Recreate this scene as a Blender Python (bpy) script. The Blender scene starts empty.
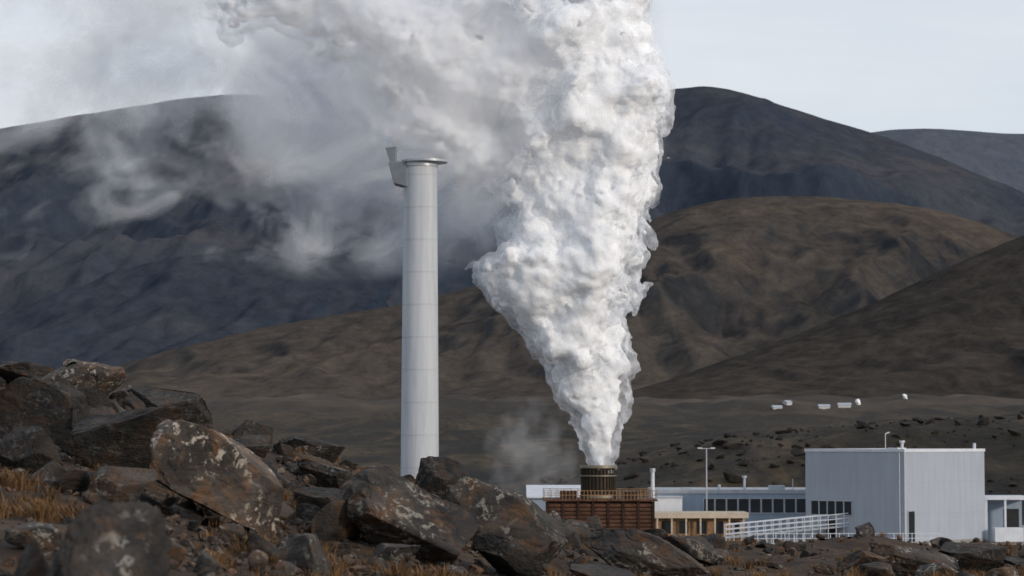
import bpy, bmesh, math, random
import numpy as np
from mathutils import Vector, Matrix, Euler
R=math.radians
random.seed(7)
scene=bpy.context.scene

# ---------------- noise ----------------
_perm=np.random.default_rng(3).permutation(256); _perm=np.concatenate([_perm,_perm,_perm])
_gr=np.random.default_rng(4).normal(size=(256,3)); _gr/=np.linalg.norm(_gr,axis=1)[:,None]
def pn(x,y,z):
    x,y,z=np.broadcast_arrays(np.asarray(x,float),np.asarray(y,float),np.asarray(z,float))
    xi=np.floor(x).astype(int);yi=np.floor(y).astype(int);zi=np.floor(z).astype(int)
    xf=x-xi;yf=y-yi;zf=z-zi
    u=xf**3*(xf*(xf*6-15)+10);v=yf**3*(yf*(yf*6-15)+10);w=zf**3*(zf*(zf*6-15)+10)
    xi&=255;yi&=255;zi&=255
    def g(a,b,c):
        h=_perm[_perm[_perm[(xi+a)&255]+((yi+b)&255)]+((zi+c)&255)]&255
        G=_gr[h]; return G[...,0]*(xf-a)+G[...,1]*(yf-b)+G[...,2]*(zf-c)
    l=lambda a,b,t:a+t*(b-a)
    return l(l(l(g(0,0,0),g(1,0,0),u),l(g(0,1,0),g(1,1,0),u),v),l(l(g(0,0,1),g(1,0,1),u),l(g(0,1,1),g(1,1,1),u),v),w)*1.5
def fbm(x,y,z=0.,o=4,lac=2.03,gain=.5):
    s=0;a=1
    for i in range(o):
        s=s+a*pn(x*lac**i+i*7.3,y*lac**i+i*3.1,z*lac**i+i*5.7); a*=gain
    return s
def ridged(x,y,z=0.,o=4,gain=.5):
    s=0;a=1
    for i in range(o):
        s=s+a*(1-2*np.abs(pn(x*2.1**i+i*7.3,y*2.1**i+i*3.1,z*2.1**i+1.7*i))); a*=gain
    return s
def ss(t):
    t=np.clip(t,0,1); return t*t*(3-2*t)

# ---------------- materials ----------------
class NT:
    def __init__(s,tree): s.t=tree; s.n=tree.nodes; s.l=tree.links
    def node(s,typ,**kw):
        n=s.n.new(typ)
        for k,v in kw.items():
            setattr(n,k,v)
        return n
    def set(s,n,i,v):
        if isinstance(v,bpy.types.NodeSocket): s.l.new(v,n.inputs[i])
        elif v is not None: n.inputs[i].default_value=v
    def math(s,op,a,b=None,c=None,clamp=False):
        n=s.node('ShaderNodeMath',operation=op,use_clamp=clamp); s.set(n,0,a); s.set(n,1,b)
        if c is not None: s.set(n,2,c)
        return n.outputs[0]
    def vmath(s,op,a,b=None,scale=None):
        n=s.node('ShaderNodeVectorMath',operation=op); s.set(n,0,a); s.set(n,1,b)
        if scale is not None: s.set(n,'Scale',scale)
        return n.outputs['Value'] if op in('LENGTH','DOT_PRODUCT') else n.outputs[0]
    def noise(s,vec,scale,detail=4,rough=.55,dist=0.):
        n=s.node('ShaderNodeTexNoise'); s.set(n,'Vector',vec); s.set(n,'Scale',scale); s.set(n,'Detail',min(detail,6)); s.set(n,'Roughness',rough); s.set(n,'Distortion',dist)
        return n
    def ramp(s,fac,stops,interp='LINEAR'):
        n=s.node('ShaderNodeValToRGB'); n.color_ramp.interpolation=interp
        e=n.color_ramp.elements
        while len(e)<len(stops): e.new(.5)
        for i,(p,c) in enumerate(stops):
            e[i].position=p; c=(c,c,c) if isinstance(c,(int,float)) else c; e[i].color=(*c,1)
        s.set(n,0,fac); return n.outputs[0]
    def mix(s,f,a,b,bt='MIX'):
        n=s.node('ShaderNodeMixRGB',blend_type=bt); s.set(n,0,f)
        for i,v in ((1,a),(2,b)):
            if isinstance(v,tuple): v=(*v,1) if len(v)==3 else v
            s.set(n,i,v)
        return n.outputs[0]
def newmat(name):
    m=bpy.data.materials.new(name); m.use_nodes=True; nt=NT(m.node_tree)
    b=m.node_tree.nodes['Principled BSDF']; b.inputs['Specular IOR Level'].default_value=.25
    return m,nt,b
def simple(name,col,rough=.6,metal=0.,var=.12,scale=1.5,bump=0.):
    m,nt,b=newmat(name)
    tc=nt.node('ShaderNodeTexCoord').outputs['Object']
    n=nt.noise(tc,scale,5,.65).outputs[0]
    d=tuple(c*(1-var*1.6) for c in col); l=tuple(min(1,c*(1+var)) for c in col)
    c=nt.ramp(n,[(.3,d),(.7,l)]); nt.set(b,'Base Color',c)
    b.inputs['Roughness'].default_value=rough; b.inputs['Metallic'].default_value=metal
    if bump:
        bp=nt.node('ShaderNodeBump'); bp.inputs['Strength'].default_value=bump; nt.set(bp,'Height',nt.noise(tc,scale*6,4).outputs[0]); nt.set(b,'Normal',bp.outputs[0])
    return m
def rock_mat(name,base=1.,lichen=.5,sc=1.,tint=(1,1,1)):
    m,nt,b=newmat(name)
    tc=nt.node('ShaderNodeTexCoord').outputs['Object']
    oi=nt.node('ShaderNodeObjectInfo').outputs['Random']
    off=nt.node('ShaderNodeCombineXYZ'); nt.set(off,0,nt.math('MULTIPLY',oi,37.)); nt.set(off,1,nt.math('MULTIPLY',oi,11.))
    tc=nt.vmath('ADD',tc,off.outputs[0])
    n1=nt.noise(tc,1.6*sc,6,.68,.4).outputs[0]
    def C(r,g,bb): return (r*base*tint[0],g*base*tint[1],bb*base*tint[2])
    c=nt.ramp(n1,[(.28,C(.014,.013,.013)),(.45,C(.038,.035,.033)),(.6,C(.072,.064,.058)),(.8,C(.13,.12,.11))])
    n2=nt.noise(tc,2.2*sc,5,.7,.8).outputs[0]
    c=nt.mix(nt.ramp(n2,[(.5,0.),(.64,.85)]),c,C(.115,.064,.034))
    n3=nt.noise(tc,9*sc,5,.72,.5).outputs[0]
    nb=nt.noise(tc,1.4*sc,2,.5).outputs[0]
    li=nt.math('MULTIPLY',nt.ramp(n3,[(.54,0.),(.59,1.)]),nt.ramp(nb,[(.44,0.),(.56,1.)]))
    c=nt.mix(nt.math('MULTIPLY',li,lichen),c,C(.36,.35,.31))
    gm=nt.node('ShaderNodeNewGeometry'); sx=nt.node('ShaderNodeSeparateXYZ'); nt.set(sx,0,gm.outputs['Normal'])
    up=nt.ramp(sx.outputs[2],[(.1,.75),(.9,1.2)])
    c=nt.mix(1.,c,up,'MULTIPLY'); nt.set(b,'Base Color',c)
    b.inputs['Roughness'].default_value=.8
    v=nt.node('ShaderNodeTexVoronoi',feature='DISTANCE_TO_EDGE'); nt.set(v,'Vector',nt.vmath('ADD',tc,nt.vmath('SCALE',nt.noise(tc,3*sc,2).outputs['Color'],scale=.5))); v.inputs['Scale'].default_value=1.3*sc
    cr=nt.ramp(v.outputs[0],[(0.,0.),(.03,1.)])
    lay=nt.noise(nt.vmath('MULTIPLY',tc,(1.,1.,3.5)),4*sc,6,.65,.3).outputs[0]
    h=nt.math('ADD',nt.math('MULTIPLY',nt.noise(tc,16*sc,5,.68,.0).outputs[0],.5),nt.math('MULTIPLY',cr,.15)); h=nt.math('ADD',h,lay)
    bp=nt.node('ShaderNodeBump'); bp.inputs['Strength'].default_value=.9; bp.inputs['Distance'].default_value=.08/sc; nt.set(bp,'Height',h); nt.set(b,'Normal',bp.outputs[0])
    return m
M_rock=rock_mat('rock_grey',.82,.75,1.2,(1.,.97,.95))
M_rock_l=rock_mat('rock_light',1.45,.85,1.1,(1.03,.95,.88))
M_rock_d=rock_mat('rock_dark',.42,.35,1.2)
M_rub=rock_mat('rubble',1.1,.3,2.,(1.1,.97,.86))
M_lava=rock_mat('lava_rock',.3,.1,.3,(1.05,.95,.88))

def ground_mat():
    m,nt,b=newmat('ground_soil')
    tc=nt.node('ShaderNodeTexCoord').outputs['Object']
    g=nt.node('ShaderNodeSeparateXYZ'); nt.set(g,0,tc)
    n=nt.noise(tc,.9,6,.7,.3).outputs[0]
    c=nt.ramp(n,[(.3,(.018,.012,.009)),(.5,(.045,.028,.018)),(.64,(.085,.052,.03)),(.8,(.11,.085,.065))])
    sq=nt.vmath('MULTIPLY',tc,(1.,.3,1.))
    n2=nt.noise(sq,.035,6,.72,.6).outputs[0]
    f=nt.ramp(n2,[(.36,(.009,.008,.006)),(.47,(.02,.016,.010)),(.56,(.046,.033,.018)),(.7,(.08,.055,.032))])
    n5=nt.noise(sq,.4,6,.75,.3).outputs[0]
    f=nt.mix(.75,f,nt.mix(1.,f,nt.ramp(n5,[(.35,.3),(.65,1.8)]),'MULTIPLY'))
    far=nt.math('MULTIPLY',nt.math('SUBTRACT',g.outputs[1],90.),.02,clamp=True)
    c=nt.mix(far,c,f)
    vf=nt.math('MULTIPLY',nt.math('SUBTRACT',g.outputs[1],950.),.0012,clamp=True)
    n3=nt.noise(nt.vmath('MULTIPLY',tc,(1.,.22,1.)),.009,6,.68,.5).outputs[0]
    c=nt.mix(vf,c,nt.ramp(n3,[(.38,(.024,.02,.016)),(.5,(.05,.039,.030)),(.64,(.10,.074,.054))]))
    nt.set(b,'Base Color',c); b.inputs['Roughness'].default_value=.95
    bp=nt.node('ShaderNodeBump'); bp.inputs['Strength'].default_value=.8; bp.inputs['Distance'].default_value=.05
    nt.set(bp,'Height',nt.noise(tc,12,5,.7).outputs[0]); 
    bq=nt.node('ShaderNodeBump'); nt.set(bq,'Strength',far); bq.inputs['Distance'].default_value=1.4
    nt.set(bq,'Height',nt.noise(tc,.35,6,.7,.3).outputs[0]); nt.set(bq,'Normal',bp.outputs[0]); nt.set(b,'Normal',bq.outputs[0])
    return m
M_ground=ground_mat()
def hill_mat(name,dark,mid,light,sc,haze,hz=(.10,.13,.18)):
    m,nt,b=newmat(name)
    tc=nt.node('ShaderNodeTexCoord').outputs['Object']
    n=nt.noise(tc,sc,6,.62,.8).outputs[0]
    c=nt.ramp(n,[(.32,dark),(.5,mid),(.68,light)])
    gx=nt.node('ShaderNodeSeparateXYZ'); ge=nt.node('ShaderNodeNewGeometry'); nt.set(gx,0,ge.outputs['Normal'])
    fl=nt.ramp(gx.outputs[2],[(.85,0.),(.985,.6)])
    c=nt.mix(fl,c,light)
    n2=nt.noise(nt.vmath('MULTIPLY',tc,(1.,.4,.6)),sc*16,6,.75,.4).outputs[0]
    c=nt.mix(.6,c,nt.mix(1.,c,nt.ramp(n2,[(.3,.2),(.7,2.0)]),'MULTIPLY'))
    c=nt.mix(haze,c,hz)  # aerial haze painted in: blue-grey blended into the hill's base colour
    nt.set(b,'Base Color',c); b.inputs['Roughness'].default_value=1.; b.inputs['Specular IOR Level'].default_value=0.
    bp=nt.node('ShaderNodeBump'); bp.inputs['Strength'].default_value=.5; bp.inputs['Distance'].default_value=14.
    nt.set(bp,'Height',nt.noise(tc,sc*5,6,.65,.4).outputs[0]); nt.set(b,'Normal',bp.outputs[0])
    return m

# ---------------- mesh helpers ----------------
def link(o,parent=None):
    scene.collection.objects.link(o)
    if parent is not None: o.parent=parent
    return o
def mesh_np(name,V,F,mat,smooth=True,parent=None,attr=None):
    me=bpy.data.meshes.new(name); V=np.asarray(V,np.float32); F=np.asarray(F,np.int32)
    k=F.shape[1]
    me.vertices.add(len(V)); me.vertices.foreach_set('co',V.ravel())
    me.loops.add(F.size); me.loops.foreach_set('vertex_index',F.ravel())
    me.polygons.add(len(F)); me.polygons.foreach_set('loop_start',np.arange(0,F.size,k,dtype=np.int32))
    me.update(calc_edges=True)
    if attr is None: me.validate()
    me.polygons.foreach_set('use_smooth',np.full(len(me.polygons),smooth)); 
    if attr is not None:
        for nm,arr in attr.items():
            a=me.attributes.new(nm,'FLOAT','POINT'); a.data.foreach_set('value',np.asarray(arr,np.float32).ravel())
    me.materials.append(mat)
    return link(bpy.data.objects.new(name,me),parent)
def grid_mesh(name,X,Y,Z,mat,parent=None):
    ny,nx=X.shape; V=np.stack([X,Y,Z],-1).reshape(-1,3)
    i=np.arange(ny*nx).reshape(ny,nx)
    F=np.stack([i[:-1,:-1],i[:-1,1:],i[1:,1:],i[1:,:-1]],-1).reshape(-1,4)
    return mesh_np(name,V,F,mat,True,parent)
class G:
    def __init__(s): s.v=[]; s.f=[]
    def add(s,vs,fs):
        o=len(s.v); s.v+=[tuple(v) for v in vs]; s.f+=[tuple(i+o for i in f) for f in fs]
    def box(s,x0,x1,y0,y1,z0,z1):
        s.add([(x0,y0,z0),(x1,y0,z0),(x1,y1,z0),(x0,y1,z0),(x0,y0,z1),(x1,y0,z1),(x1,y1,z1),(x0,y1,z1)],
              [(0,3,2,1),(4,5,6,7),(0,1,5,4),(1,2,6,5),(2,3,7,6),(3,0,4,7)]); return s
    def cyl(s,p0,p1,r0,r1=None,n=16,cap=True):
        r1=r0 if r1 is None else r1; p0=Vector(p0);p1=Vector(p1); d=(p1-p0).normalized()
        a=d.orthogonal().normalized(); b=d.cross(a); vs=[]
        for p,r in((p0,r0),(p1,r1)):
            for i in range(n):
                t=2*math.pi*i/n; vs.append(p+a*math.cos(t)*r+b*math.sin(t)*r)
        fs=[(i,(i+1)%n,n+(i+1)%n,n+i) for i in range(n)]
        if cap: fs+=[tuple(range(n))[::-1],tuple(range(n,2*n))]
        s.add(vs,fs); return s
    def ring(s,c,ri,ro,z0,z1,n=48):
        vs=[]
        for z in(z0,z1):
            for r in(ri,ro):
                for i in range(n):
                    t=2*math.pi*i/n; vs.append((c[0]+r*math.cos(t),c[1]+r*math.sin(t),z))
        fs=[]
        for i in range(n):
            j=(i+1)%n
            fs+=[(i,n+i,n+j,j)[::-1],(2*n+i,3*n+i,3*n+j,2*n+j),(n+i,n+j,3*n+j,3*n+i),(j,i,2*n+i,2*n+j)]
        s.add(vs,fs); return s
    def obj(s,name,mat,parent=None,smooth=False,bevel=0):
        me=bpy.data.meshes.new(name); me.from_pydata(s.v,[],s.f); me.materials.append(mat)
        if smooth: me.shade_smooth()
        o=link(bpy.data.objects.new(name,me),parent)
        if smooth:
            try: me.set_sharp_from_angle(angle=R(40))
            except Exception: pass
        if bevel:
            b=o.modifiers.new('bevel','BEVEL'); b.width=bevel; b.segments=2; b.limit_method='ANGLE'
        return o
def empty(name,loc=(0,0,0),rz=0.):
    e=bpy.data.objects.new(name,None); e.location=loc; e.rotation_euler=(0,0,rz); e.empty_display_size=.5
    return link(e)

# ---------------- terrain ----------------
cx_=[-30,-20,-12.8,-9.2,-7.4,-5.6,-3.8,-2,-.2,1.6,3.4,9.2,14,30]
cz_=[12.6,12.0,11.36,10.96,10.65,10.08,9.64,9.1,8.56,8.2,7.95,7.84,7.9,7.5]
py_=[0,300,450,600,900,1400,2000,3000,12000]
pz_=[0,0,.3,3,12,28,42,46,46]
def ground(x,y):
    x=np.asarray(x,float);y=np.asarray(y,float)
    c=np.interp(x*45/np.clip(y,12,45),cx_,cz_)
    near=8.6+(c-8.6)*np.clip((y-10)/35,0,1)
    near=near+fbm(x/2.2,y/2.2,0.3,5)*.13*np.clip((y-5)/10,0,1)
    near=near+np.maximum(0,fbm(x/4.,y/5.,3.3,3))*.25*np.clip((y-25)/15,0,1)
    t=ss((y-48)/62)
    plain=np.interp(y,py_,pz_)
    plain=plain+fbm(x/60,y/110,1.3,5)*np.interp(y,[290,380,600,1500,3000],[0,.8,3.2,6,8])
    hb=np.interp(x,[-10,28,60,95,140,260],[0,8.0,11.5,13.,16,20])
    bank=hb*ss((y-305-18*fbm(x/30,y/30,8.,3))/95)+ridged(x/22,y/22,2.2,6,.6)*.8*ss((y-300)/60)*ss((x-0)/40)
    plain=np.where(bank>plain,bank,plain)
    return near*(1-t)+plain*t
def spaced(a,b,d0,lim,gr):
    o=[a];d=d0
    while o[-1]<b:
        if o[-1]>lim:d*=gr
        o.append(o[-1]+d)
    return np.array(o)
xr=spaced(0,9000,.13,14,1.045); xs=np.concatenate([-xr[:0:-1],xr])
ys=np.concatenate([-spaced(0,400,.8,10,1.2)[:0:-1],spaced(0,12000,.13,62,1.02)])
X,Y=np.meshgrid(xs,ys)
grid_mesh('ground',X,Y,ground(X,Y),M_ground)

# ---------------- hills ----------------
def hill(name,Y0,prof,depthf,depthb,mat,seed,base=35,amp=.09,gs=(.13,.3),res=(620,280),pw=1.15,det=.28):
    px=np.array([p[0] for p in prof]);pp=np.array([p[1] for p in prof])
    xx=(px-512)/2500*Y0; zz=10+(440-pp)/2500*Y0
    x=np.linspace(xx[0],xx[-1],res[0]); 
    v=np.concatenate([np.linspace(-1,0,int(res[1]*.75),endpoint=False),np.linspace(0,1,res[1]-int(res[1]*.75))])
    Xg,Vg=np.meshgrid(x,v)
    Yg=Y0+np.where(Vg<0,Vg*depthf,Vg*depthb)
    xf=np.linspace(xx[0],xx[-1],2000); zf=np.interp(xf,xx,zz); k=np.hanning(81);k/=k.sum()
    zf=np.convolve(np.pad(zf,40,mode='edge'),k,'valid')
    W=Y0*gs[0]; L=Y0*gs[1]
    sh=fbm(Xg/W/1.6,Yg/L/1.6,seed,2)*W*.5*np.clip(-Vg*2,0,1)
    Hh=np.interp(Xg+sh,xf,zf)-base
    s=(1-np.abs(Vg)**pw)
    s=np.where(Vg<0,np.clip(s,0,1)*.55+.45*ss(1+Vg),ss(1-Vg))
    w=ss(-Vg*1.4)*ss((1+Vg)*2.5)
    wp=fbm(Xg/W/2,Yg/W/2,seed+9,3)*.6
    rd=ridged(Xg/W+wp,Yg/L+wp*.4,seed,3,.4)-.9
    rd2=ridged(Xg/W*3.1+wp,Yg/L*1.3+wp,seed+4,4,.5)-.9
    Z=base+Hh*(s+amp*w*rd+amp*det*w*rd2)+fbm(Xg/W*2,Yg/W*2,seed+2,5)*Y0*.0008
    Z=np.where(np.abs(Vg)>.995,-60,Z)
    return grid_mesh(name,Xg,Yg,Z,mat)
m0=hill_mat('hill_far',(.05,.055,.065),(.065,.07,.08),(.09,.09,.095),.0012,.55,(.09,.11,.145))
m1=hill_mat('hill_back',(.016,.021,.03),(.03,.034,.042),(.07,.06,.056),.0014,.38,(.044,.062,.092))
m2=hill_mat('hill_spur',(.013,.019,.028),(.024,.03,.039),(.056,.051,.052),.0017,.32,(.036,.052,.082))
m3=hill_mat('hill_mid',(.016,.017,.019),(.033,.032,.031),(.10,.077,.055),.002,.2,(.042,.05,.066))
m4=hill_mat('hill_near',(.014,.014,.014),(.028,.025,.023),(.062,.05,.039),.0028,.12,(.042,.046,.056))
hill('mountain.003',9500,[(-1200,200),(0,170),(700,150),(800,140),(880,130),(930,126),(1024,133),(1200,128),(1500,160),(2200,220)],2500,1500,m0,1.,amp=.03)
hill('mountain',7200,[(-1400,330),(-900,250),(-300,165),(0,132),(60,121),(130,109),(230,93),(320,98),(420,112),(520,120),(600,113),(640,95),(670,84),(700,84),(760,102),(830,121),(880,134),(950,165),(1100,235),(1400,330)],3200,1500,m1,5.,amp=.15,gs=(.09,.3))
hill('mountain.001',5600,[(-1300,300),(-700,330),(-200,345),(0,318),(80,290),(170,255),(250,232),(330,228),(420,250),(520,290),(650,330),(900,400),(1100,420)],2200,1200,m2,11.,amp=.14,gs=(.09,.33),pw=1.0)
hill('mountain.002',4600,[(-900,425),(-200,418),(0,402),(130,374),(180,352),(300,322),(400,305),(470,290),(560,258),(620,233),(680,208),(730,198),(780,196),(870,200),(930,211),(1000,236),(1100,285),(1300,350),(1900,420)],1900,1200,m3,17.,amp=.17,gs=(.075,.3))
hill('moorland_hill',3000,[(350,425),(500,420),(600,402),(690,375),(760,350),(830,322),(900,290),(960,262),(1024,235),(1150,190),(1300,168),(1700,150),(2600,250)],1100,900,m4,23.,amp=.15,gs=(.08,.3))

# ---------------- rocks ----------------
def ico(sub):
    bm=bmesh.new(); bmesh.ops.create_icosphere(bm,subdivisions=sub,radius=1)
    V=np.array([v.co[:] for v in bm.verts]); F=np.array([[v.index for v in f.verts] for f in bm.faces]); bm.free(); return V,F
ICO={i:ico(i) for i in (1,2,3,4,6)}
def rock_shape(seed,sub,npl=14,rough=.05,lo=.42,hi=.78):
    r=np.random.default_rng(seed); V,F=ICO[sub]; V=V.copy()
    V=V*1.15
    for _ in range(npl):
        n=r.normal(size=3); n/=np.linalg.norm(n); d=r.uniform(lo,hi)
        t=V@n-d; V-=np.where(t>0,t,0)[:,None]*n
    if sub>=3:
        s=seed*1.7
        dn=fbm(V[:,0]*1.4+s,V[:,1]*1.4,V[:,2]*1.4,3)*rough*1.3
        if sub>=4:
            q=V*2.2+s; st=np.abs(pn(q[:,0],q[:,1],q[:,2])); dn=dn-np.clip(.06-st,0,1)*.8
            dn=dn+fbm(V[:,0]*7+s,V[:,1]*7,V[:,2]*7,4)*rough*.22
            n=r.normal(size=3); n/=np.linalg.norm(n); u=(V@n)*5+fbm(V[:,0]*2,V[:,1]*2+s,V[:,2]*2,2)
            dn=dn+(ss((u-np.floor(u))*3)-.5)*.022
        V=V*(1+dn)[:,None]
    V/= (V.max(0)-V.min(0))/2
    return V,F
def boulder(x,y,w,d,h,seed,mat,rz=0.,tx=0.,ty=0.,sink=.18,name='boulder',npl=15):
    V,F=rock_shape(seed,6,npl)
    V=V*np.array([w/2,d/2,h/2])
    Mx=np.array((Euler((tx,ty,rz)).to_matrix()))
    V=V@Mx.T
    V[:,2]-=V[:,2].min(); hh=V[:,2].max()
    V[:,2]=V[:,2]*(h/hh)*(1+sink)-sink*h
    o=mesh_np(name,V,F,mat); o.location=(x,y,float(ground(x,y)))
    return o
B=[ # x,y,w,d,h,seed,mat,rz,tx,ty
(-2.85,24.6,1.6,1.2,1.05,3,M_rock_l,.3,.1,.35),
(-4.35,27.9,1.25,1.1,.75,5,M_rock_d,.2,0,-.2),
(-7.6,45,1.15,1.,.72,8,M_rock_l,.1,.1,.1),
(-6.0,43.4,1.55,1.2,.72,9,M_rock_d,.0,.1,.2),
(-4.75,45,1.05,.9,.55,11,M_rock_d,.5,.2,0),
(-3.5,45,1.2,.9,.5,12,M_rock_d,.2,0,0),
(-.95,25.8,1.5,1.1,.95,14,M_rock,-.2,.2,.45),
(-1.05,39,1.15,1.,.95,16,M_rock_d,.3,.1,.3),
(.05,30.3,1.75,1.1,.95,18,M_rock,.15,.1,.5),
(1.5,31.8,1.6,1.2,.6,20,M_rock,.1,.1,.3),
(-5.0,26,.75,.7,.55,22,M_rock_d,0,0,0),
(-3.75,23.7,.62,.6,.4,24,M_rock,0,.2,0),
(-9.3,46,1.2,1.,.55,26,M_rock_d,0,0,.2),
(-8.6,45,.7,.6,.4,27,M_rock_d,0,0,.2),
(5.6,36,1.3,1.,.5,28,M_rock,0,0,.2),
(6.6,37,1.2,1.,.5,30,M_rock_d,.4,0,-.2),
(4.9,35.5,.8,.7,.35,31,M_rock,.4,0,0),
(3.5,44,.65,.6,.42,32,M_rock_d,0,0,0),
(-1.95,12.4,.62,.6,.98,34,M_rock,.2,0,.1),
(-2.45,12.8,.5,.6,.75,35,M_rock_d,.7,0,.1),
(-5.3,32,1.0,.8,.5,36,M_rock,.7,.1,.1),
(-6.3,37,1.0,.8,.5,37,M_rock_d,.2,.1,.1),
(-2.6,36,.9,.8,.5,38,M_rock,.2,.1,.3),
(-3.9,36,.8,.7,.45,39,M_rock_d,.9,.1,.0),
(2.6,36,1.1,.9,.45,40,M_rock,.2,.1,.3),
(.9,24.5,.7,.6,.38,41,M_rock,.2,.1,.3),
(8.2,40,1.2,1.,.3,42,M_rock_d,.2,.1,.3),
(-.3,36,.9,.8,.55,43,M_rock_d,.2,.1,-.3),
(-5.7,30.5,1.5,1.2,.9,51,M_rock_d,.3,.1,.3),
(-3.15,28,1.1,.9,.7,52,M_rock_d,.6,.1,.2),
(-7.0,38,1.6,1.2,.85,53,M_rock,.1,.2,-.3),
(-1.9,27,.9,.8,.5,54,M_rock_d,.4,.1,.3),
(-4.75,21.6,.9,.8,.5,55,M_rock,.2,.2,.3),
(-8.4,43.5,1.3,1.,.5,56,M_rock,.8,.1,.3),
(-.1,26.2,.8,.7,.45,57,M_rock_d,.2,.1,.4),
]
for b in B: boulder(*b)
def scatter(name,n,pos,size,mat,sub,seed,nvar=14,flat=(.45,.9),sink=.25):
    r=np.random.default_rng(seed); sh=[rock_shape(seed*50+i,sub,12,.04) for i in range(nvar)]
    Vs=[];Fs=[];o=0
    P=pos(r,n); S=size(r,n,P)
    Z=ground(P[:,0],P[:,1])
    for i in range(n):
        V,F=sh[i%nvar]; s=S[i]; f=r.uniform(*flat)
        V=V*np.array([s,s*r.uniform(.6,1),s*f])/2
        m=np.array(Euler((r.uniform(-.5,.5),r.uniform(-.5,.5),r.uniform(0,6.28))).to_matrix()); V=V@m.T
        V=V+np.array([P[i,0],P[i,1],Z[i]+s*f*(.5-sink)])
        Vs.append(V);Fs.append(F+o);o+=len(V)
    return mesh_np(name,np.concatenate(Vs),np.concatenate(Fs),mat,smooth=(sub>2))
def pos_near(y0,y1,bias=1.,thr=-.1):
    def f(r,n):
        out=[]
        while len(out)<n:
            y=y0+(y1-y0)*r.random()**bias; x=r.uniform(-.27,.27)*y*1.05
            px=x/y
            pr=.95 if px<.02 else .3
            q=float(fbm(np.array(x/2.),np.array(y/3.),4.4,3))
            if r.random()<pr and (q>thr or r.random()<.25): out.append((x,y))
        return np.array(out)
    return f
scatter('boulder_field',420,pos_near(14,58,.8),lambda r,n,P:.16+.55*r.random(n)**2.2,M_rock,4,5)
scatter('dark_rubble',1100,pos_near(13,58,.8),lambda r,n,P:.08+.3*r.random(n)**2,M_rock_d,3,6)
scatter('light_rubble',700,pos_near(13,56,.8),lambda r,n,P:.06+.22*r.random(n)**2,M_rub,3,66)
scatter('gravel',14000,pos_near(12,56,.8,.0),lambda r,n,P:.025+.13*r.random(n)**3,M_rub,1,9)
def pos_bank(r,n):
    x=r.uniform(5,150,n); y=r.uniform(310,430,n); return np.stack([x,y],1)
scatter('lava_rocks',1100,pos_bank,lambda r,n,P:.4+2.4*r.random(n)**4,M_lava,3,15,flat=(.3,.6),sink=.35)
# ---------------- grass ----------------
def grass(name,tufts,mat,seed):
    r=np.random.default_rng(seed); V=[];F=[]
    for (x,y,s,nb) in tufts:
        z=float(ground(x,y))-.02
        for _ in range(nb):
            a=r.uniform(0,6.28); rr=abs(r.normal())*s*.28; bx=x+math.cos(a)*rr; by=y+math.sin(a)*rr
            h=s*r.uniform(.5,1.1); ln=r.uniform(.15,.8)*h; la=a+r.normal()*.7; w=.004+.004*r.random()
            dx,dy=math.cos(la),math.sin(la); pxv,pyv=-dy*w,dx*w
            o=len(V)
            for t in(0,.4,.75):
                cx=bx+dx*ln*t*t; cy=by+dy*ln*t*t; cz=z+h*t*(1-.2*t)
                k=1-t*.6
                V+= [(cx-pxv*k,cy-pyv*k,cz),(cx+pxv*k,cy+pyv*k,cz)]
            V.append((bx+dx*ln,by+dy*ln,z+h*.8))
            F+=[(o,o+1,o+3),(o,o+3,o+2),(o+2,o+3,o+5),(o+2,o+5,o+4),(o+4,o+5,o+6)]
    return mesh_np(name,V,F,mat,smooth=False)
M_grass=simple('dry_grass',(.16,.09,.04),.9,var=.45,scale=2.5)
r=np.random.default_rng(21); tf=[]
for (x,y,sp,n) in [(-4.1,21.5,.35,14),(-4.9,24,.4,14),(-.75,22.5,.5,14),(-1.9,22.,.4,8),(5.9,32.5,.5,12),(-.2,23,.4,8),(-3.2,33,.8,14),(-2.3,29.5,.8,18),(-7.3,40,.9,14),(-5.,39,.9,12),(2.2,30,.8,10),(4.,33,.9,10),(7.5,35,.8,10),(-2.2,40,1.2,18),(0.8,38,1.,10)]:
    for _ in range(n): tf.append((x+r.normal()*sp*.7,y+r.normal()*sp,r.uniform(.12,.3),70))
for _ in range(1100):
    y=r.uniform(17,52); x=r.uniform(-.25,.25)*y
    if float(fbm(np.array(x/2.5),np.array(y/3.),9.1,2))>.0: tf.append((x,y,r.uniform(.08,.24),40))
grass('dry_grass',tf,M_grass,5)

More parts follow.
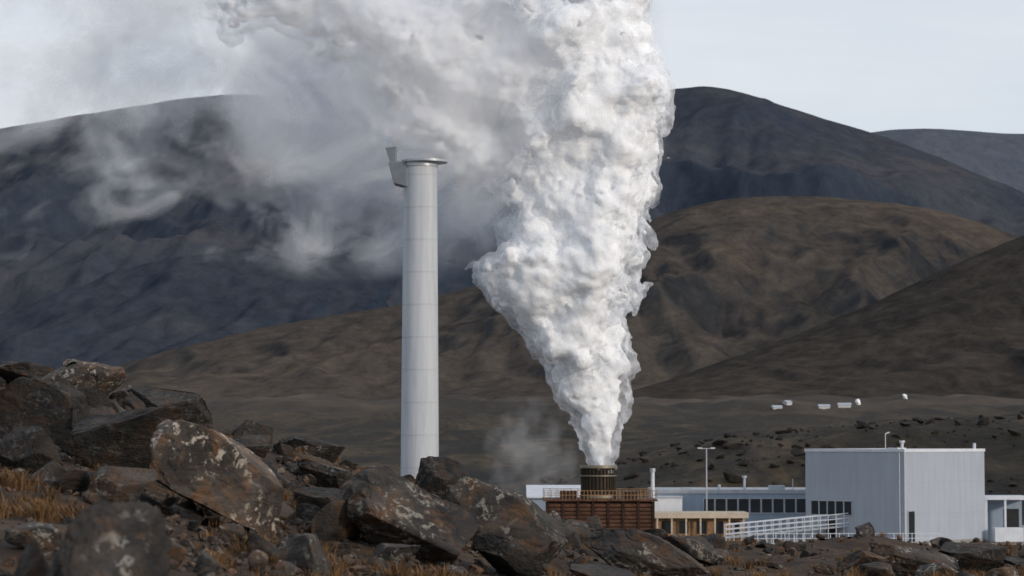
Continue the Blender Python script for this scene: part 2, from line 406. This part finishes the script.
# ---------------- building materials ----------------
def cladding(name,col,seam=1.0):
    m,nt,b=newmat(name)
    tc=nt.node('ShaderNodeTexCoord').outputs['Object']
    s=nt.node('ShaderNodeSeparateXYZ'); nt.set(s,0,tc)
    u=nt.math('ADD',s.outputs[0],s.outputs[1])
    fr=nt.math('FRACT',nt.math('MULTIPLY',u,1./seam)); 
    line=nt.math('LESS_THAN',fr,.03)
    fz=nt.math('LESS_THAN',nt.math('FRACT',nt.math('MULTIPLY',s.outputs[2],1/3.)),.012)
    line=nt.math('MAXIMUM',line,fz)
    st=nt.noise(nt.vmath('MULTIPLY',tc,(1.2,1.2,.12)),1.6,6,.65).outputs[0]
    c=nt.ramp(st,[(.3,tuple(k*.88 for k in col)),(.7,tuple(min(1,k*1.04) for k in col))])
    bl=nt.noise(tc,.25,3,.5).outputs[0]; c=nt.mix(nt.ramp(bl,[(.4,0.),(.7,.2)]),c,tuple(k*.75 for k in col))
    c=nt.mix(nt.math('MULTIPLY',line,.25),c,tuple(k*.5 for k in col))
    nt.set(b,'Base Color',c); b.inputs['Roughness'].default_value=.5
    bp=nt.node('ShaderNodeBump'); bp.inputs['Strength'].default_value=.3; bp.inputs['Distance'].default_value=.03; nt.set(bp,'Height',nt.math('SUBTRACT',1.,line)); nt.set(b,'Normal',bp.outputs[0])
    return m
M_clad=cladding('cladding_grey',(.35,.39,.45),1.1)
M_clad2=cladding('cladding_blue',(.29,.36,.45),1.2)
M_white=simple('white_paint',(.6,.63,.68),.5,var=.08)
M_trim=simple('trim_metal',(.4,.43,.47),.4,.3)
M_glass,_,gb=newmat('dark_glass'); gb.inputs['Base Color'].default_value=(.02,.025,.03,1); gb.inputs['Roughness'].default_value=.12; gb.inputs['Specular IOR Level'].default_value=.6
M_dark=simple('dark_metal',(.03,.03,.032),.6,.3)
M_rust=simple('rusty_wood',(.095,.046,.028),.85,var=.4,scale=1.2,bump=.2)
M_rustd=simple('rust_dark',(.035,.02,.014),.9,var=.35)
M_beige=simple('beige_panel',(.5,.42,.33),.7,var=.1)
M_wood=simple('timber_wall',(.28,.17,.09),.8,var=.3)
M_conc=simple('concrete',(.24,.23,.22),.9,var=.15,bump=.2)
M_bronze=simple('bronze_steel',(.045,.034,.024),.55,.3,var=.3)
M_rim=simple('rim_steel',(.22,.2,.16),.5,.4)

# ---------------- industrial hall ----------------
H=empty('industrial_hall',(36.8,235,0),R(46))
LX,LY,HZ=13.4,11.6,9.0
G().box(0,LX,0,LY,-.5,HZ).obj('walls',M_clad,H)
g=G(); t=.06; g.box(-t,LX+t,-t,0,HZ-.12,HZ+.16).box(-t,0,0,LY,HZ-.12,HZ+.16).box(LX,LX+t,0,LY,HZ-.12,HZ+.16).box(-t,LX+t,LY,LY+t,HZ-.12,HZ+.16)
g.obj('parapet_flashing',M_white,H)
G().box(-.04,0,-.04,0,0,HZ-.12).obj('corner_trim',M_white,H)
G().box(-.05,LX,-.05,-.005,0,.45).box(-.05,-.005,-.005,LY,0,.45).obj('plinth',M_conc,H)
g=G();f=G()
for i in range(5):
    y0=6.1+i*.98
    g.box(-.03,-.004,y0,y0+.86,2.85,4.15)
    f.box(-.07,-.003,y0-.12,y0,2.75,4.25)
f.box(-.07,-.003,6.1+4.9-.12,6.1+4.9,2.75,4.25)
f.box(-.065,-.003,5.98,10.88,4.15,4.25).box(-.065,-.003,5.98,10.88,2.75,2.85)
g.obj('window_glass',M_glass,H); f.obj('window_frames',M_trim,H)
G().box(.5,1.5,-.03,-.004,.45,3.3).obj('side_window',M_glass,H)
G().box(.4,.5,-.07,-.003,.45,3.4).box(1.5,1.6,-.07,-.003,.45,3.4).box(.5,1.5,-.07,-.003,3.3,3.4).obj('side_window_frame',M_trim,H)
g=G(); g.box(-.05,-.004,8.0,9.1,.45,2.5).obj('door',M_dark,H)
g=G(); g.cyl((.5,.6,HZ),(.5,.6,HZ+.75),.14).cyl((.5,.6,HZ+.75),(.5,.6,HZ+.95),.26).cyl((4,5,HZ),(4,5,HZ+1.6),.035,n=6).cyl((4,5,HZ+1.6),(4.3,4.7,HZ+1.75),.05,n=6).cyl((12.6,.6,HZ),(12.6,.6,HZ+.7),.15).box(6,7.4,5,6.2,HZ,HZ+.25)
g.obj('roof_vents',M_white,H)
g=G(); g.cyl((-.12,.5,.4),(-.12,.5,HZ-.2),.06,n=8).obj('downpipe',M_trim,H)

S=empty('loading_shelter',(46.2,245.5,0),0)
g=G(); g.box(0,4.6,0,5,4.15,4.5).obj('roof',M_white,S)
G().box(0.1,.35,.1,.35,0,4.15).box(4.1,4.35,.1,.35,0,4.15).box(2.,2.2,.1,.3,0,4.15).obj('posts',M_white,S)
G().box(.4,4.3,3,3.2,0,4.15).obj('back_wall',M_clad2,S)
G().box(2.5,4.0,2.95,2.99,0.2,3.2).obj('doorway',M_dark,S)
g=G(); g.box(.6,3.4,-2.2,-.6,.1,1.5).obj('tank_box',M_white,S,bevel=.05)

L=empty('office_building',(14.6,256,0),0)
G().box(0,17,0,12,-.5,4.75).obj('walls',M_clad2,L)
G().box(-.1,17.1,-.1,0,4.55,4.95).box(-.1,0,0,12,4.55,4.95).box(-.1,17.1,12,12.1,4.55,4.95).obj('roof_edge',M_trim,L)
g=G();f=G()
for i in range(9):
    x0=5.+i*1.18; 
    g.box(x0,x0+1.0,-.03,-.004,2.6,4.0); f.box(x0-.14,x0-.0,-.06,-.003,2.5,4.1)
f.box(5-.14,15.6,-.065,-.003,4.0,4.1).box(5-.14,15.6,-.065,-.003,2.5,2.6)
g.obj('window_glass',M_glass,L); f.obj('window_frames',M_trim,L)
G().cyl((6.8,3,4.7),(6.8,3,5.4),.16).cyl((9.5,4,4.7),(9.5,4,6.1),.13).cyl((9.5,4,6.1),(9.5,4,6.3),.25).cyl((14.4,3,4.7),(14.4,3,6.),.05,n=6).box(12,13.6,3,4.5,4.7,5.3).box(3,4,3,4.5,4.7,5.1).obj('roof_vents',M_trim,L)
W=empty('storage_building',(14.2,250.5,0),0)
G().box(0,2.8,0,4,0,4.2).obj('walls',M_white,W); G().box(-.08,2.88,-.08,4.1,4.2,4.35).obj('roof',M_trim,W)

A=empty('timber_annex',(14.0,244,0),0)
G().box(0,8.7,.6,5,-.2,2.4).obj('timber_wall',M_wood,A)
G().box(-.2,9,-.3,5.2,2.42,2.95).obj('fascia_roof',M_beige,A)
g=G()
for i in range(7): g.box(.05+i*1.4,.2+i*1.4,-.2,-.05,0,2.42)
g.obj('posts',M_beige,A)
g=G()
for i in range(5): g.box(.6+i*1.7,1.5+i*1.7,.56,.596,.9,2.1)
g.obj('windows',M_glass,A)

K=empty('access_ramp',(20.4,239.5,0),0)
def zr(x): return 1.9+1.15*x/12.
g=G()
for i in range(17):
    x=i*.75; g.box(x,x+.06,0,.06,0.,zr(x)); g.box(x,x+.06,1.7,1.76,0.,zr(x))
for yy in(0,1.7):
    for dz in(0,.45,.9):
        g.cyl((0,yy+.03,zr(0)-dz),(12.06,yy+.03,zr(12)-dz),.045,n=6)
g.obj('railing',M_white,K)
g=G(); g.add([(0,.08,zr(0)-1.15),(12,.08,zr(12)-1.15),(12,1.68,zr(12)-1.15),(0,1.68,zr(0)-1.15),(0,.08,zr(0)-1.3),(12,.08,zr(12)-1.3),(12,1.68,zr(12)-1.3),(0,1.68,zr(0)-1.3)],[(0,1,2,3),(4,7,6,5),(0,4,5,1),(1,5,6,2),(2,6,7,3),(3,7,4,0)])
g.obj('deck',M_trim,K)
Fn=empty('yard_fence',(22,233.5,0),R(2))
g=G()
for i in range(22): g.cyl((i*.85,0,0),(i*.85,0,1.35),.035,n=6)
for z in(.35,.85,1.3): g.cyl((0,0,z),(17.9,0,z),.028,n=6)
g.obj('rails',M_white,Fn)
G().box(15,60,226,300,.012,.03).obj('concrete_yard',M_conc)

def lamp(x,y,h,name='street_lamp'):
    e=empty(name,(x,y,0)); g=G().cyl((0,0,0),(0,0,h),.1,.06,10).cyl((0,0,0),(0,0,.3),.18,n=10)
    g.cyl((-.75,0,h),(.75,0,h),.04,n=8)
    g.obj('pole',M_trim,e,smooth=True)
    g=G()
    for s in (-1,1):
        g.box(min(s*.4,s*.85),max(s*.4,s*.85),-.13,.13,h-.02,h+.1)
    g.obj('lamp_heads',M_white,e)
lamp(19.4,250,9.15)
e=empty('vent_pole',(13.75,245,0)); G().cyl((0,0,0),(0,0,6.9),.2,.18,16).obj('pipe',M_white,e,smooth=True); G().cyl((0,0,6.9),(0,0,7.25),.27,n=16).obj('cap',M_trim,e,smooth=True); 

# ---------------- cooling tower ----------------
T=empty('cooling_tower',(2.9,211,0),0)
tw=9.1
G().box(.15,tw-.15,.15,7.8,0,4.8).obj('core',M_rustd,T)
g=G()
z=.1
while z<4.7:
    g.box(0,tw,.02,.12,z,z+.24); g.box(.02,.12,.14,8,z,z+.24); g.box(tw-.12,tw-.02,.14,8,z,z+.24); z+=.33
g.obj('slats',M_rust,T)
g=G()
for i in range(8): 
    x=i*(tw-.2)/7; g.box(x,x+.2,-.06,.015,0,4.85)
g.obj('frame_posts',M_rustd,T)
G().box(-.25,tw+.25,-.25,8.1,4.86,5.0).obj('top_deck',M_rust,T)
g=G()
for i in range(32):
    x=-.2+i*(tw+.3)/31; g.box(x,x+.05,-.22,-.17,5.0,5.75)
    if i%2==0: g.box(x,x+.05,8.0,8.05,5.0,5.75)
for zz in(5.35,5.72): g.box(-.22,tw+.22,-.235,-.225,zz,zz+.05); g.box(-.22,tw+.22,8.06,8.07,zz,zz+.05)
g.obj('railing',M_wood,T)
cxx,cyy=4.5,4.
g=G().ring((cxx,cyy),1.3,1.38,5.0,7.75,48); g.obj('fan_stack',M_bronze,T,smooth=True)
g=G()
for i in range(30):
    a=2*math.pi*i/30; x=cxx+1.46*math.cos(a); y=cyy+1.46*math.sin(a); g.cyl((x,y,5.0),(x,y,7.6),.055,n=6)
g.obj('stack_ribs',M_bronze,T)
g=G().ring((cxx,cyy),1.28,1.6,7.6,7.85).ring((cxx,cyy),1.39,1.56,6.9,7.0).ring((cxx,cyy),1.39,1.62,5.05,5.3); g.obj('stack_rims',M_rim,T,smooth=True)
G().cyl((cxx,cyy,5.02),(cxx,cyy,6.4),.3).box(cxx-1.28,cxx+1.28,cyy-.05,cyy+.05,6.4,6.5).box(cxx-.1,cxx+.1,cyy-1.28,cyy+1.28,6.51,6.58).obj('fan_hub',M_dark,T)
G().box(1.2,2.6,2,4,5.0,5.7).box(6.6,7.7,2,4,5.0,5.6).obj('deck_equipment',M_rustd,T)
Sh=empty('equipment_shed',(1.5,224,0),0)
G().box(0,5.,0,5,0,4.8).obj('walls',M_clad2,Sh)
g=G(); g.add([(-.2,-.3,4.93),(5.2,-.3,4.93),(5.2,5.3,5.9),(-.2,5.3,5.9),(-.2,-.3,4.81),(5.2,-.3,4.81),(5.2,5.3,5.78),(-.2,5.3,5.78)],[(0,1,2,3),(4,7,6,5),(0,4,5,1),(1,5,6,2),(2,6,7,3),(3,7,4,0)]); g.obj('roof',M_white,Sh)

# ---------------- chimney ----------------
def chim_mat():
    m,nt,b=newmat('stack_paint')
    tc=nt.node('ShaderNodeTexCoord').outputs['Object']; s=nt.node('ShaderNodeSeparateXYZ'); nt.set(s,0,tc)
    st=nt.noise(nt.vmath('MULTIPLY',tc,(1.6,1.6,.1)),1.5,7,.7).outputs[0]
    c=nt.ramp(st,[(.3,(.36,.39,.43)),(.5,(.44,.47,.51)),(.72,(.5,.52,.54))])
    fz=nt.math('LESS_THAN',nt.math('FRACT',nt.math('MULTIPLY',s.outputs[2],1/2.6)),.014)
    c=nt.mix(nt.math('MULTIPLY',fz,.3),c,(.2,.21,.22))
    ru=nt.noise(nt.vmath('MULTIPLY',tc,(1.,1.,.3)),.9,6,.7).outputs[0]
    c=nt.mix(nt.ramp(ru,[(.58,0.),(.75,.38)]),c,(.3,.27,.24))
    nt.set(b,'Base Color',c); b.inputs['Roughness'].default_value=.5; b.inputs['Metallic'].default_value=0.
    return m
M_ch=chim_mat()
M_duct=simple('duct_steel',(.17,.19,.22),.5,.3)
C=empty('steam_chimney',(-7.36,200,0),0)
def cr(z): return 1.58-.24*z/32.
zs=[0]+[2.6*i for i in range(1,13)]+[31.9]
g=G()
for a,b_ in zip(zs[:-1],zs[1:]): g.cyl((0,0,a),(0,0,b_),cr(a),cr(b_),64,cap=False)
g.obj('shaft',M_ch,C,smooth=True)
g=G()
for a in zs[1:-1]: g.ring((0,0),cr(a)-.01,cr(a)+.018,a-.03,a+.03,64)
g.obj('weld_rings',M_ch,C)
g=G().ring((.35,0),1.0,1.85,32.25,32.42,48).ring((0,0),1.2,1.42,31.9,32.25,48)
g.obj('top_rim',M_trim,C,smooth=False)
g=G(); g.add([(-2.1,-.95,30.5),(-1.0,-.95,30.2),(-1.0,.95,30.2),(-2.1,.95,30.5),(-2.55,-.95,32.2),(-1.0,-.95,32.3),(-1.0,.95,32.3),(-2.55,.95,32.2)],[(0,3,2,1),(4,5,6,7),(0,1,5,4),(1,2,6,5),(2,3,7,6),(3,0,4,7)])
g.obj('side_duct',M_duct,C,bevel=.06)
g=G(); g.add([(-2.4,-.7,32.2),(-1.95,-.7,32.2),(-1.95,.7,32.2),(-2.4,.7,32.2),(-2.8,-.7,33.4),(-1.9,-.7,33.5),(-1.9,.7,33.5),(-2.8,.7,33.4)],[(0,3,2,1),(4,5,6,7),(0,1,5,4),(1,2,6,5),(2,3,7,6),(3,0,4,7)])
g.obj('deflector_plate',M_duct,C,bevel=.04)
G().cyl((0,0,31.4),(0,0,31.5),1.3).obj('inner_floor',M_dark,C)

# ---------------- far buildings ----------------
M_far=simple('far_white',(.5,.5,.5),.6)
def farb(x,y,w,d,h,rz):
    z=float(ground(x,y))-.5; e=empty('farm_building',(x,y,z),rz)
    G().box(-w/2,w/2,-d/2,d/2,0,h).obj('walls',M_far,e)
    g=G(); g.add([(-w/2-.3,-d/2-.3,h+.02),(w/2+.3,-d/2-.3,h+.02),(w/2+.3,d/2+.3,h+.02),(-w/2-.3,d/2+.3,h+.02),(-w/2-.3,0,h+1.2),(w/2+.3,0,h+1.2)],[(0,3,2,1),(0,1,5,4),(3,4,5,2),(0,4,3),(1,2,5)]); g.obj('roof',M_trim,e)
for a in [(146,1380,5,6,1.6,.1),(153,1390,3,6,1.6,.3),(172,1380,6,6,1.5,0),(186,1400,7,6,1.6,-.1),(232,1600,9,8,2.,.1)]: farb(*a)

# ---------------- steam ----------------
def zpx(py,Yd=215.): return 10+(440-py)/2500*Yd
def xpx(px,Yd=215.): return (px-512)/2500*Yd
def fcurve(nt,val,pts,lo,hi):
    n=nt.node('ShaderNodeFloatCurve'); c=n.mapping.curves[0]
    P=[(p,(v-lo)/(hi-lo)) for p,v in pts]; P.sort()
    c.points[0].location=P[0]; c.points[-1].location=P[-1]
    for p in P[1:-1]: c.points.new(*p)
    n.mapping.update(); nt.set(n,'Value',val)
    return nt.math('MULTIPLY_ADD',n.outputs[0],hi-lo,lo)
def vor(nt,vec,sc,smooth=False):
    n=nt.node('ShaderNodeTexVoronoi',feature='SMOOTH_F1' if smooth else 'F1'); nt.set(n,'Vector',vec); n.inputs['Scale'].default_value=sc
    if smooth: n.inputs['Smoothness'].default_value=.35
    return n.outputs['Distance']
def steam_surface(name,alpha=None,tr=.3,col=(.92,.95,1.,1)):
    m=bpy.data.materials.new(name); m.use_nodes=True; nt=NT(m.node_tree); nt.n.clear()
    df=nt.node('ShaderNodeBsdfDiffuse'); df.inputs[0].default_value=col
    tl=nt.node('ShaderNodeBsdfTranslucent'); tl.inputs[0].default_value=col
    mx=nt.node('ShaderNodeMixShader'); mx.inputs[0].default_value=tr; nt.l.new(df.outputs[0],mx.inputs[1]); nt.l.new(tl.outputs[0],mx.inputs[2]); sh=mx.outputs[0]
    if alpha:
        at=nt.node('ShaderNodeAttribute'); at.attribute_name=alpha
        trn=nt.node('ShaderNodeBsdfTransparent'); m2=nt.node('ShaderNodeMixShader'); nt.set(m2,0,at.outputs['Fac']); nt.l.new(trn.outputs[0],m2.inputs[1]); nt.l.new(sh,m2.inputs[2]); sh=m2.outputs[0]
    o=nt.node('ShaderNodeOutputMaterial'); nt.l.new(sh,o.inputs['Surface']); return m
M_core=steam_surface('steam_core',tr=.12,col=(.94,.96,.985,1)); M_veil=steam_surface('steam_veil','veil_alpha',tr=.4)

prof=[(475,600,11),(463,599,12),(430,597,21),(400,593,31),(370,585,43),(350,580,52),(320,568,63),(300,562,74),(270,560,86),(250,570,80),(230,575,75),(200,574,74),(180,577,76),(150,580,84),(130,575,93),(100,570,98),(50,560,100),(0,540,105),(-60,500,110)]
z0,z1=zpx(475),zpx(-60)
pz=[((zpx(a)-z0)/(z1-z0),xpx(b_),c*.086) for a,b_,c in prof]
YC=215.
ng=bpy.data.node_groups.new('steam_billows','GeometryNodeTree'); ng.interface.new_socket('Geometry',in_out='OUTPUT',socket_type='NodeSocketGeometry')
nt=NT(ng); pos=nt.node('GeometryNodeInputPosition').outputs[0]
s=nt.node('ShaderNodeSeparateXYZ'); nt.set(s,0,pos)
zp=nt.math('MULTIPLY',nt.math('SUBTRACT',s.outputs[2],z0),1/(z1-z0),clamp=True)
cx=fcurve(nt,zp,[(a,b_) for a,b_,c in pz],-12,12); rr=fcurve(nt,zp,[(a,c) for a,b_,c in pz],0,14)
w=nt.vmath('SUBTRACT',nt.noise(pos,.16,2,.5).outputs['Color'],(.5,.5,.5))
p2=nt.vmath('ADD',pos,nt.vmath('SCALE',w,scale=nt.math('MULTIPLY',rr,.8)))
s2=nt.node('ShaderNodeSeparateXYZ'); nt.set(s2,0,p2)
dx=nt.math('SUBTRACT',s2.outputs[0],cx); dy=nt.math('SUBTRACT',s2.outputs[1],YC)
d=nt.math('SQRT',nt.math('ADD',nt.math('MULTIPLY',dx,dx),nt.math('MULTIPLY',dy,dy)))
sd=nt.math('SUBTRACT',rr,d)
# lobes of steam drifting off to the left near the head of the plume
for (lpx,lpy,ly,rx,ry,rz) in [(480,80,211.5,8.,4.2,4.4),(420,40,210.5,9,4.2,4.8),(500,10,212,12,5,6),(325,0,211,9.5,4,4.),(470,150,213,3.6,3,3.8),(440,115,211.5,4.8,3.5,3.)]:
    q=nt.vmath('MULTIPLY',nt.vmath('SUBTRACT',p2,(xpx(lpx),ly,zpx(lpy))),(1/rx,1/ry,1/rz))
    sl_=nt.math('MULTIPLY',nt.math('SUBTRACT',1.,nt.vmath('LENGTH',q)),min(rx,ry,rz))
    sd=nt.math('SMOOTH_MAX',sd,sl_,1.2)
pw=nt.vmath('ADD',pos,nt.vmath('SCALE',nt.vmath('SUBTRACT',nt.noise(pos,.5,4,.6).outputs['Color'],(.5,.5,.5)),scale=2.))
k=nt.math('MULTIPLY',rr,.2,clamp=True)
for q in [nt.math('MULTIPLY',nt.math('SUBTRACT',.35,vor(nt,pw,.24,True)),nt.math('MULTIPLY',k,2.8)),
       nt.math('MULTIPLY',nt.math('SUBTRACT',.42,vor(nt,pw,.6)),nt.math('MULTIPLY_ADD',k,.75,.22)),
       nt.math('MULTIPLY',nt.math('SUBTRACT',.45,vor(nt,pw,1.4)),.22),
       nt.math('MULTIPLY',nt.math('SUBTRACT',nt.noise(pos,.7,4,.55).outputs[0],.5),2.2)]: sd=nt.math('ADD',sd,q)
up_=nt.math('MULTIPLY',nt.math('SUBTRACT',s.outputs[2],28.),1/12.,clamp=True)
lf_=nt.math('MULTIPLY',nt.math('SUBTRACT',2.,s.outputs[0]),1/9.,clamp=True)
kk=nt.math('MULTIPLY_ADD',nt.math('MULTIPLY',up_,lf_),-.2,.62)
dens=nt.math('MULTIPLY_ADD',sd,kk,.35,clamp=True)
vc=nt.node('GeometryNodeVolumeCube'); nt.set(vc,'Density',dens); vc.inputs['Min'].default_value=(-28,203,zpx(473)); vc.inputs['Max'].default_value=(15,228,zpx(-60))
for k_,rv in zip(('Resolution X','Resolution Y','Resolution Z'),(230,134,250)): vc.inputs[k_].default_value=rv
vm=nt.node('GeometryNodeVolumeToMesh'); nt.l.new(vc.outputs[0],vm.inputs[0]); vm.inputs['Threshold'].default_value=.6
s2_=nt.node('GeometryNodeSetMaterial'); nt.l.new(vm.outputs[0],s2_.inputs[0]); s2_.inputs['Material'].default_value=M_core
s3_=nt.node('GeometryNodeSetShadeSmooth'); nt.l.new(s2_.outputs[0],s3_.inputs[0])
# thin, patchy outer skin of vapour
vm2=nt.node('GeometryNodeVolumeToMesh'); nt.l.new(vc.outputs[0],vm2.inputs[0]); vm2.inputs['Threshold'].default_value=.1
sa=nt.node('GeometryNodeStoreNamedAttribute',data_type='FLOAT',domain='POINT'); nt.l.new(vm2.outputs[0],sa.inputs['Geometry']); sa.inputs['Name'].default_value='veil_alpha'
nt.l.new(nt.math('MULTIPLY',nt.math('MULTIPLY_ADD',nt.noise(pos,.9,3,.5).outputs[0],2.0,-.5,clamp=True),.6),[q for q in sa.inputs if q.name=='Value' and q.enabled][0])
sh1=nt.node('GeometryNodeSetMaterial'); nt.l.new(sa.outputs[0],sh1.inputs[0]); sh1.inputs['Material'].default_value=M_veil
shl=nt.node('GeometryNodeSetShadeSmooth'); nt.l.new(sh1.outputs[0],shl.inputs[0])
jn=nt.node('GeometryNodeJoinGeometry'); nt.l.new(s3_.outputs[0],jn.inputs[0]); nt.l.new(shl.outputs[0],jn.inputs[0])
out=nt.node('NodeGroupOutput'); nt.l.new(jn.outputs[0],out.inputs[0])
SP=empty('steam_plume',(0,0,0))
me=bpy.data.meshes.new('billows'); ob=link(bpy.data.objects.new('billows',me),SP); md=ob.modifiers.new('steam','NODES'); md.node_group=ng

SC=empty('steam_cloud',(0,0,0))
lowp=[(-300,80),(-100,90),(0,100),(60,125),(130,185),(200,205),(300,212),(380,240),(460,245),(520,225),(600,150),(680,60),(740,-80)]
xg,zg=np.meshgrid(np.arange(-78,14,.24),np.arange(24,62,.24))
low=np.interp(xg,[xpx(a) for a,b_ in lowp],[zpx(b_) for a,b_ in lowp])
for i,yv in enumerate([204.6,220.,222.5,226.]):
    o_=i*2.1
    wx=fbm(xg/12,zg/10,o_,3)*5; wz=fbm(xg/12+9,zg/10,o_+4,3)*4
    X2=xg+wx; Z2=zg+wz
    up=np.clip((Z2-low)*.10,-2,1.3)
    n=fbm(X2/11,Z2/7.5,yv/14,7,2.1,.56)
    wisp=ridged(X2/8,Z2/6,yv/12+3,5,.55)-.8
    er=np.clip(1.25-np.sqrt(((X2-xpx(465))/17)**2+((Z2-zpx(75))/12)**2),0,1)
    D=up+n*2.1+wisp*.2+er*2.6
    xd=np.interp(xg,[-45,-38,-20,-5,8],[.5,.6,1.,1.15,1.1])
    tau=np.clip(D,0,4)**1.2*xd*(.13 if i==0 else .34)
    al=1-np.exp(-tau)
    al*=np.clip((zg-24)/3,0,1)*np.clip((14-xg)/4,0,1)
    if i==0: al*=np.clip((xpx(660)-xg)/16,0,1)
    Yg=yv+1.3*fbm(xg/14,zg/12,i*3.7,2)-.5*fbm(X2/6,Z2/5,o_+7,3)
    ny,nx=xg.shape; I=np.arange(ny*nx).reshape(ny,nx)
    F=np.stack([I[:-1,:-1],I[:-1,1:],I[1:,1:],I[1:,:-1]],-1).reshape(-1,4)
    keep=(al.ravel()[F].max(1)>.004); F=F[keep]
    used,inv=np.unique(F,return_inverse=True); F=inv.reshape(-1,4)
    V=np.stack([xg,Yg,zg],-1).reshape(-1,3)[used]
    mesh_np('steam_layer_%d'%i,V,F,M_veil,True,SC,{'veil_alpha':al.ravel()[used]})
for j,(yv,x0_,z0_,rx_,rz_,a0) in enumerate([(236.,.6,9.,3.6,4.5,.16),(239.,2.5,8.,4.,5.,.14)]):
    xq,zq=np.meshgrid(np.arange(x0_-7,x0_+7,.2),np.arange(z0_-7,z0_+8,.2))
    q=1-np.sqrt(((xq-x0_+fbm(xq/3,zq/3,j+20.,3)*1.5)/rx_)**2+((zq-z0_)/rz_)**2)
    al=np.clip(q+fbm(xq/2.5,zq/3,j+3.,4)*.8,0,1)*a0*np.clip(q*2+1.2,0,1)
    al*=np.clip((7-np.abs(xq-x0_))/2,0,1)*np.clip((zq-z0_+7)/2,0,1)*np.clip((z0_+8-zq)/2,0,1)
    ny,nx=xq.shape; I=np.arange(ny*nx).reshape(ny,nx); F=np.stack([I[:-1,:-1],I[:-1,1:],I[1:,1:],I[1:,:-1]],-1).reshape(-1,4); F=F[al.ravel()[F].max(1)>.004]
    used,inv=np.unique(F,return_inverse=True)
    mesh_np('low_vapour_%d'%j,np.stack([xq,yv+.6*fbm(xq/4,zq/4,j,3),zq],-1).reshape(-1,3)[used],inv.reshape(-1,4),M_veil,True,SC,{'veil_alpha':al.ravel()[used]})
def puff(x,y,w,h,seed):
    r=np.random.default_rng(seed); V0,F0=ICO[3]; Vs=[];Fs=[];o_=0; zb=float(ground(x,y))
    for i in range(9):
        t=i/8; rad=w*(.18+.3*t)*r.uniform(.7,1.1); c=np.array([x-w*.5*t+r.normal()*w*.12,y+r.normal()*w*.1,zb+h*t])
        V=V0*(1+.35*fbm(V0[:,0]*1.7+i*3,V0[:,1]*1.7,V0[:,2]*1.7+seed,3))[:,None]*rad+c; Vs.append(V);Fs.append(F0+o_);o_+=len(V)
    mesh_np('distant_steam_vent',np.concatenate(Vs),np.concatenate(Fs),M_core)
puff(228,1640,3.,4,3); puff(262,1660,2.5,4,4)

# ---------------- world, sun, camera ----------------
EL,AZ=R(15),R(131)   # azimuth clockwise from +Y
w=bpy.data.worlds.new('World'); scene.world=w; w.use_nodes=True; nt=NT(w.node_tree); bg=nt.n['Background']
sky=nt.node('ShaderNodeTexSky'); sky.sky_type='NISHITA'; sky.sun_disc=False; sky.sun_elevation=EL; sky.sun_rotation=AZ
tc=nt.node('ShaderNodeTexCoord').outputs['Generated']
n=nt.noise(nt.vmath('MULTIPLY',tc,(1.,1.,5.)),2.2,5,.6,.3).outputs[0]
cl=nt.ramp(n,[(.35,(.65,.72,.84)),(.65,(.84,.87,.92))])
cl=nt.vmath('SCALE',cl,scale=10.)
c=nt.mix(.84,sky.outputs[0],cl); nt.set(bg,'Color',c); bg.inputs['Strength'].default_value=.1
sl=bpy.data.lights.new('sun','SUN'); sl.energy=2.1; sl.angle=R(4); sl.color=(1.,.88,.75); so=link(bpy.data.objects.new('sun',sl))
d=Vector((math.sin(AZ)*math.cos(EL),math.cos(AZ)*math.cos(EL),math.sin(EL))); so.rotation_euler=d.to_track_quat('Z','Y').to_euler()
cam=bpy.data.cameras.new('camera'); co=link(bpy.data.objects.new('camera',cam)); co.location=(0,0,10)
cam.lens=87.89; cam.sensor_width=36; cam.clip_start=.5; cam.clip_end=30000
co.rotation_euler=(R(90)+math.atan(152/2500),0,0)
cam.dof.use_dof=True; cam.dof.focus_distance=48; cam.dof.aperture_fstop=3.8
scene.camera=co
scene.view_settings.view_transform='Standard'; scene.view_settings.look='None'; scene.view_settings.exposure=0
